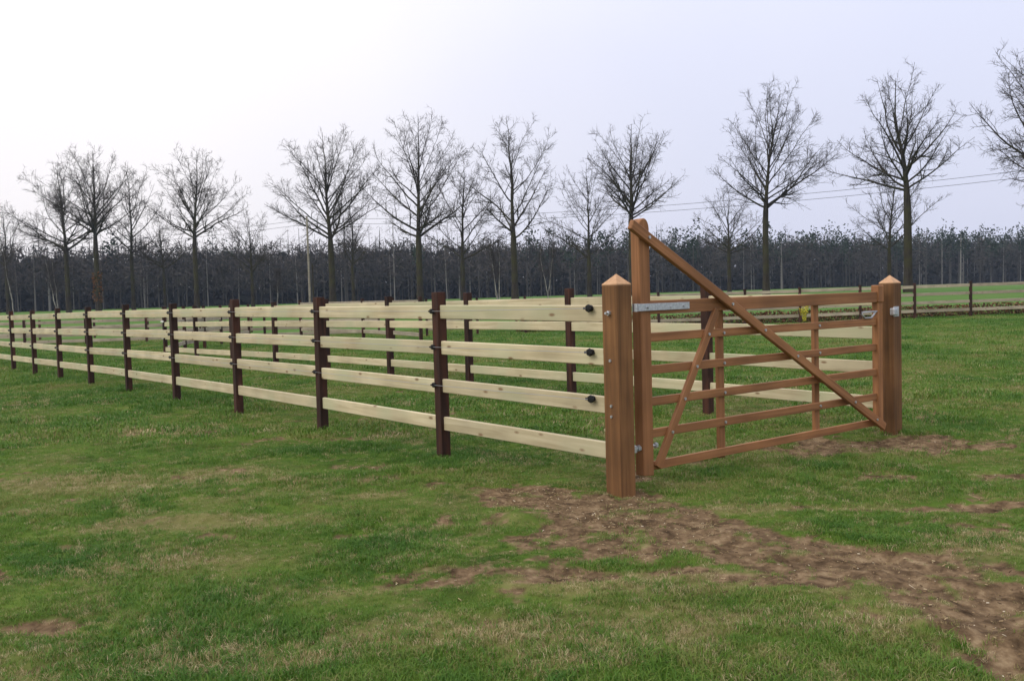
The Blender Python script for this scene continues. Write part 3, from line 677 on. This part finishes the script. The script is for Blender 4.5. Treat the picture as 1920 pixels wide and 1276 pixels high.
    nm = dict(trunk='trunks', pine='pine_foliage', bare='bare_branches', brush_fill='shaded_undergrowth')
    for k in V:
        o = link(nm[k], np_mesh(nm[k], np.concatenate(V[k]), [np.concatenate(F[k])]), root, mats[k]); o['kind'] = 'stuff'
build_wood()

# ------------------------------------------------------------------ hedge, yellow shrub, pole and wires
def build_hedge():
    rng = np.random.default_rng(5); root = empty('hedge', (9, 40.6, bz(9, 40.6))); tag(root, 'low russet beech hedge running behind the perimeter fence', 'hedge')
    def fn(n):
        x = rng.uniform(0.2, 34, n); y = 39.6 + .085 * x + rng.normal(0, .22, n); h = .42 + .16 * fbm(x, y, .6, 4, 3)
        return np.stack([x, y, np.array(base_z(x, y)) + rng.random(n) * h + .02], -1)
    v, q = leaf_cloud(rng, 15000, fn, .05)
    link('leaves', np_mesh('leaves', v, [q]), root, leaf_mat('beech_leaves', [(0, (.055, .025, .014)), (.5, (.12, .055, .028)), (.85, (.20, .11, .055)), (1, (.06, .09, .03))]))
    n = 900; p = fn(n); p[:, 2] = np.array(base_z(p[:, 0], p[:, 1])) - .02; t = p + np.stack([rng.normal(0, .1, n), rng.normal(0, .1, n), rng.uniform(.3, .62, n)], -1)
    link('stems', join_tubes('stems', [(np.stack([p, (p + t) / 2, t], 1), np.tile([.008, .006, .004], (n, 1)), 3)]), root, M_TWIG)
build_hedge()
def build_shrub():
    rng = np.random.default_rng(6); b = gp(1508, 604); root = empty('flowering_shrub', (b.x, b.y, 0)); tag(root, 'small yellow flowering shrub seen through the gate bars', 'shrub')
    n = 16; a = rng.uniform(0, 6.28, n); r = rng.uniform(.05, .26, n); h = rng.uniform(.5, .78, n)
    P = np.stack([np.stack([b.x + r * s * np.cos(a), b.y + r * s * np.sin(a), h * s - .03], -1) for s in np.linspace(0, 1, 5)], 1)
    link('stems', join_tubes('stems', [(P, np.tile(np.linspace(.009, .004, 5), (n, 1)), 4)]), root, M_TWIG)
    def fn(m):
        i = rng.integers(0, n, m); f = rng.uniform(.15, 1, m) * 4; k0 = np.minimum(f.astype(int), 3); w = (f - k0)[:, None]
        return P[i, k0] * (1 - w) + P[i, k0 + 1] * w + rng.normal(0, .022, (m, 3))
    v, q = leaf_cloud(rng, 520, fn, .028)
    link('blossom', np_mesh('blossom', v, [q]), root, leaf_mat('yellow_blossom', [(0, (.50, .42, .03)), (.6, (.66, .58, .06)), (1, (.32, .36, .05))]))
build_shrub()
M_POLE = wood_mat('pole_wood', [(.2, (.16, .14, .11)), (.8, (.30, .27, .22))], grain=(.5, 8, 8))
def build_pole():
    b = at_depth(581, 555, 88); z0 = bz(b.x, b.y); root = empty('utility_pole', (b.x, b.y, z0)); tag(root, 'thin pale utility pole left of the broad oak', 'pole')
    link('shaft', cyl_mesh('shaft', .12, 9.0, 10, .08), root, M_POLE, Matrix.Translation((b.x, b.y, z0 + 4.2)))
    link('dark_upright', cyl_mesh('dark_upright', .09, 4.6, 8, .07), root, M_BARK, Matrix.Translation((b.x + .32, b.y + .1, z0 + 2.0)))  # dark upright close beside the pole's lower half
    for dz in (8.45, 8.0): link('insulator', cyl_mesh('insulator', .05, .14, 8, .03), root, M_WHITE, Matrix.Translation((b.x + .11, b.y, z0 + dz)))
    ends = [Vector((-82, 116, 1.1)), Vector((b.x, b.y, z0)), Vector((38, 61, .6)), Vector((92, 36, .2))]
    for i, (hz, lab) in enumerate(((8.45, 'upper overhead wire strung from the utility pole to the right'), (8.0, 'lower overhead wire strung from the utility pole to the right'))):
        pts = []
        for a, c in zip(ends[:-1], ends[1:]):
            for k in range(16):
                t = k / 16; p = a.lerp(c, t); pts.append((p.x + .11, p.y, p.z + hz - 4 * t * (1 - t) * .95))
        P = np.array([pts]); v, q = tubes(P, np.full(P.shape[:2], .014), 4)
        o = link('overhead_wire', np_mesh('overhead_wire', v, [q], True), None, M_BLACK); tag(o, lab, 'wire', 'overhead wires')
build_pole()

# ------------------------------------------------------------------ grass
def tuft_mesh(name, seed, nb, rad, hmin, hmax, width, flop):
    rng = np.random.default_rng(seed); v, f3, f4 = [], [], []
    for b in range(nb):
        a = rng.uniform(0, 6.28); r = rad * math.sqrt(rng.random()); base = np.array([r * math.cos(a), r * math.sin(a), -.012])
        da = rng.uniform(0, 6.28); out = np.array([math.cos(da), math.sin(da), 0]); h = rng.uniform(hmin, hmax); fl = flop * rng.uniform(.3, 1.3)
        side = np.cross(out, [0, 0, 1.]); ta = rng.uniform(-.6, .6); side = side * math.cos(ta) + out * math.sin(ta); w = width * rng.uniform(.6, 1.2)
        p1 = base + out * h * fl * .3 + np.array([0, 0, h * .58]); p2 = base + out * h * fl + np.array([0, 0, h * (1 - .25 * fl)])
        i = len(v); v += [base - side * w, base + side * w, p1 + side * w * .8, p1 - side * w * .8, p2]
        f4.append((i, i + 1, i + 2, i + 3)); f3.append((i + 3, i + 2, i + 4))
    return np_mesh(name, np.array(v), [np.array(f4), np.array(f3)])
def grass_mat():
    m, nt, N, L, P = new_mat('grass_blades')
    a = N.new('ShaderNodeAttribute'); a.attribute_type = 'INSTANCER'; a.attribute_name = 'tint'
    g = N.new('ShaderNodeNewGeometry')
    ad = N.new('ShaderNodeMath'); ad.operation = 'MULTIPLY_ADD'; ad.inputs[1].default_value = .26; L.new(g.outputs['Random Per Island'], ad.inputs[0]); L.new(a.outputs['Fac'], ad.inputs[2])
    r = ramp(N, [(.0, (.026, .080, .010)), (.25, (.058, .150, .015)), (.46, (.115, .205, .024)), (.60, (.19, .20, .055)), (.80, (.33, .26, .125)), (1, (.52, .44, .27))])
    L.new(ad.outputs[0], r.inputs[0]); L.new(r.outputs[0], P.inputs['Base Color']); P.inputs['Roughness'].default_value = .55; P.inputs['Specular IOR Level'].default_value = .25
    tr = N.new('ShaderNodeBsdfTranslucent'); L.new(r.outputs[0], tr.inputs[0]); ms = N.new('ShaderNodeMixShader'); ms.inputs[0].default_value = .3
    out = N['Material Output']; L.new(P.outputs[0], ms.inputs[1]); L.new(tr.outputs[0], ms.inputs[2]); L.new(ms.outputs[0], out.inputs[0])
    return m
M_GRASS = grass_mat()
def scatter(name, label, cat, variants, X, Y, scale, tint, idx, seed, mat):
    """one object: points with a geometry-nodes instancer picking among tuft meshes"""
    rng = np.random.default_rng(seed); n = len(X); Z = ground_z(X, Y)
    me = bpy.data.meshes.new(name); me.vertices.add(n); me.vertices.foreach_set('co', np.stack([X, Y, Z], -1).astype(np.float32).ravel())
    for nm, arr in (('tint', tint), ('tscale', scale)):
        at = me.attributes.new(nm, 'FLOAT', 'POINT'); at.data.foreach_set('value', arr.astype(np.float32))
    at = me.attributes.new('vidx', 'INT', 'POINT'); at.data.foreach_set('value', idx.astype(np.int32))
    rot = np.stack([rng.normal(0, .12, n), rng.normal(0, .12, n), rng.uniform(0, 6.283, n)], -1).astype(np.float32)
    at = me.attributes.new('rot', 'FLOAT_VECTOR', 'POINT'); at.data.foreach_set('vector', rot.ravel())
    o = bpy.data.objects.new(name, me); COL.objects.link(o); tag(o, label, cat, kind='stuff')
    vc = bpy.data.collections.new(name + '_variants')
    for i, vm in enumerate(variants):
        vm.materials.append(mat); vo = bpy.data.objects.new(f'{name}_tuft_{chr(97 + i)}', vm); vc.objects.link(vo)
    ng = bpy.data.node_groups.new(name + '_scatter', 'GeometryNodeTree'); ng.is_modifier = True
    ng.interface.new_socket('Geometry', in_out='INPUT', socket_type='NodeSocketGeometry'); ng.interface.new_socket('Geometry', in_out='OUTPUT', socket_type='NodeSocketGeometry')
    N = ng.nodes; L = ng.links; gi = N.new('NodeGroupInput'); go = N.new('NodeGroupOutput')
    mp = N.new('GeometryNodeMeshToPoints'); L.new(gi.outputs[0], mp.inputs['Mesh'])
    ci = N.new('GeometryNodeCollectionInfo'); ci.inputs['Collection'].default_value = vc; ci.inputs['Separate Children'].default_value = True; ci.inputs['Reset Children'].default_value = True
    ip = N.new('GeometryNodeInstanceOnPoints'); ip.inputs['Pick Instance'].default_value = True
    def na(nm, t):
        a = N.new('GeometryNodeInputNamedAttribute'); a.data_type = t; a.inputs['Name'].default_value = nm; return a.outputs[0]
    L.new(mp.outputs[0], ip.inputs['Points']); L.new(ci.outputs[0], ip.inputs['Instance']); L.new(na('vidx', 'INT'), ip.inputs['Instance Index'])
    L.new(na('rot', 'FLOAT_VECTOR'), ip.inputs['Rotation']); L.new(na('tscale', 'FLOAT'), ip.inputs['Scale']); L.new(ip.outputs[0], go.inputs[0])
    md = o.modifiers.new('scatter', 'NODES'); md.node_group = ng
    return o
def build_grass():
    rng = np.random.default_rng(2)
    def wedge(y0, y1, dens, margin):
        w = lambda y: .60 * y + margin
        n = int(dens * (y1 - y0) * (w(y0) + w(y1))); y = rng.uniform(y0, y1, int(n * 1.4)); x = rng.uniform(-w(y1), w(y1), len(y)); k = np.abs(x) < w(y)
        return x[k], y[k]
    zones = [wedge(2.9, 6.0, 1500, 2.6), wedge(6.0, 10.0, 700, 2.6), wedge(10, 20, 240, 2), wedge(20, 46, 55, 3)]
    zi = np.concatenate([np.full(len(z[0]), i) for i, z in enumerate(zones)]); X = np.concatenate([z[0] for z in zones]); Y = np.concatenate([z[1] for z in zones])
    soil = soil_mask(X, Y); dry = dry_mask(X, Y)
    keep = rng.random(len(X)) > np.clip(soil * 1.15 - .05, 0, .90); X, Y, zi, soil, dry = X[keep], Y[keep], zi[keep], soil[keep], dry[keep]
    n = len(X); lush = fbm(X, Y, 1.3, 71, 4); pat = fbm(X, Y, .55, 72, 3)
    tint = np.clip(.22 + (pat - .5) * .6 - (lush - .5) * .35, 0, .42) + rng.normal(0, .08, n) + (fbm(X, Y, 7.0, 73, 2) - .5) * .30; tint = np.clip(tint, -.05, .50)
    isdry = rng.random(n) < np.clip(.05 + .30 * sstep(.52, .72, fbm(X, Y, 5.0, 74, 3)) + dry * .62 + soil * .45, 0, .9) * (1 - .65 * sstep(12, 30, Y)); tint = np.where(isdry, rng.uniform(.46, .80, n), tint); tint = np.clip(tint, 0, .8)
    sc = (.55 + .85 * np.clip((lush - .3) * 2.2, 0, 1)) * rng.uniform(.7, 1.25, n) * (1 - .35 * soil) * (1 - .3 * isdry) * np.array([.82, .95, 1.15, 1.5])[zi]
    idx = rng.integers(0, 4, n) + np.where(zi >= 2, 4, 0)
    var = [tuft_mesh(f'tuft_{k}', 40 + k, 15, .045, .018, .056, .0019, .9) for k in range(4)] + [tuft_mesh(f'tuft_far_{k}', 60 + k, 16, .095, .022, .062, .0040, .9) for k in range(4)]
    print('grass tufts', n)
    scatter('grass', 'short green and straw-coloured pasture grass covering the field', 'grass', var, X, Y, sc, tint, idx, 3, M_GRASS)
build_grass()

# straw and wood chips littering the bare soil
def build_litter():
    rng = np.random.default_rng(12); n = 40000
    x = rng.uniform(-1.5, 6, n); y = rng.uniform(3.2, 9.6, n); s = soil_mask(x, y); pr = np.where(np.hypot(x - .9, y - 6.9) < 1.0, 1.0, .35) * sstep(.3, .8, s) + .03
    k = rng.random(n) < pr; x, y = x[k], y[k]; m = len(x); z = ground_z(x, y) + .006
    a = rng.uniform(0, 6.28, m); l = rng.uniform(.0025, .009, m) * np.where(rng.random(m) < .04, 1.8, 1); w = rng.uniform(.0010, .0026, m); t = rng.normal(0, .25, m)
    d = np.stack([np.cos(a), np.sin(a), t], -1) * l[:, None]; e = np.stack([-np.sin(a), np.cos(a), rng.normal(0, .3, m)], -1) * w[:, None]; c = np.stack([x, y, z], -1); u = np.array([0, 0, .002])
    v = np.stack([c - d - e, c + d - e, c + d + e, c - d + e, c - d - e + u, c + d - e + u, c + d + e + u, c - d + e + u], 1).reshape(-1, 3)
    b = np.arange(m)[:, None, None] * 8; q = (b + np.array([[4, 5, 6, 7], [0, 1, 5, 4], [1, 2, 6, 5], [2, 3, 7, 6], [3, 0, 4, 7]])[None]).reshape(-1, 4)
    o = link('straw_litter', np_mesh('straw_litter', v, [q]), None, leaf_mat('straw_chips', [(0, (.05, .03, .015)), (.35, (.14, .09, .045)), (.7, (.28, .20, .11)), (.94, (.38, .30, .18)), (1, (.6, .54, .42))]))
    tag(o, 'straw and wood chips littering the bare soil around the near gate post', 'straw', kind='stuff')
build_litter()

# ------------------------------------------------------------------ damp air
def build_haze():
    bm = bmesh.new(); bmesh.ops.create_cube(bm, size=1.0); bmesh.ops.scale(bm, vec=(880, 540, 28), verts=bm.verts)
    o = link('haze', bm_mesh('haze', bm), None, None, Matrix.Translation((0, 215, 12.5))); tag(o, kind='stuff')
    m = bpy.data.materials.new('haze_air'); m.use_nodes = True; nt = m.node_tree; nt.nodes.remove(nt.nodes['Principled BSDF'])
    pv = nt.nodes.new('ShaderNodeVolumePrincipled'); pv.inputs['Color'].default_value = (.62, .76, 1.0, 1); pv.inputs['Density'].default_value = .00025
    nt.links.new(pv.outputs[0], nt.nodes['Material Output'].inputs['Volume']); o.data.materials.append(m)
build_haze()
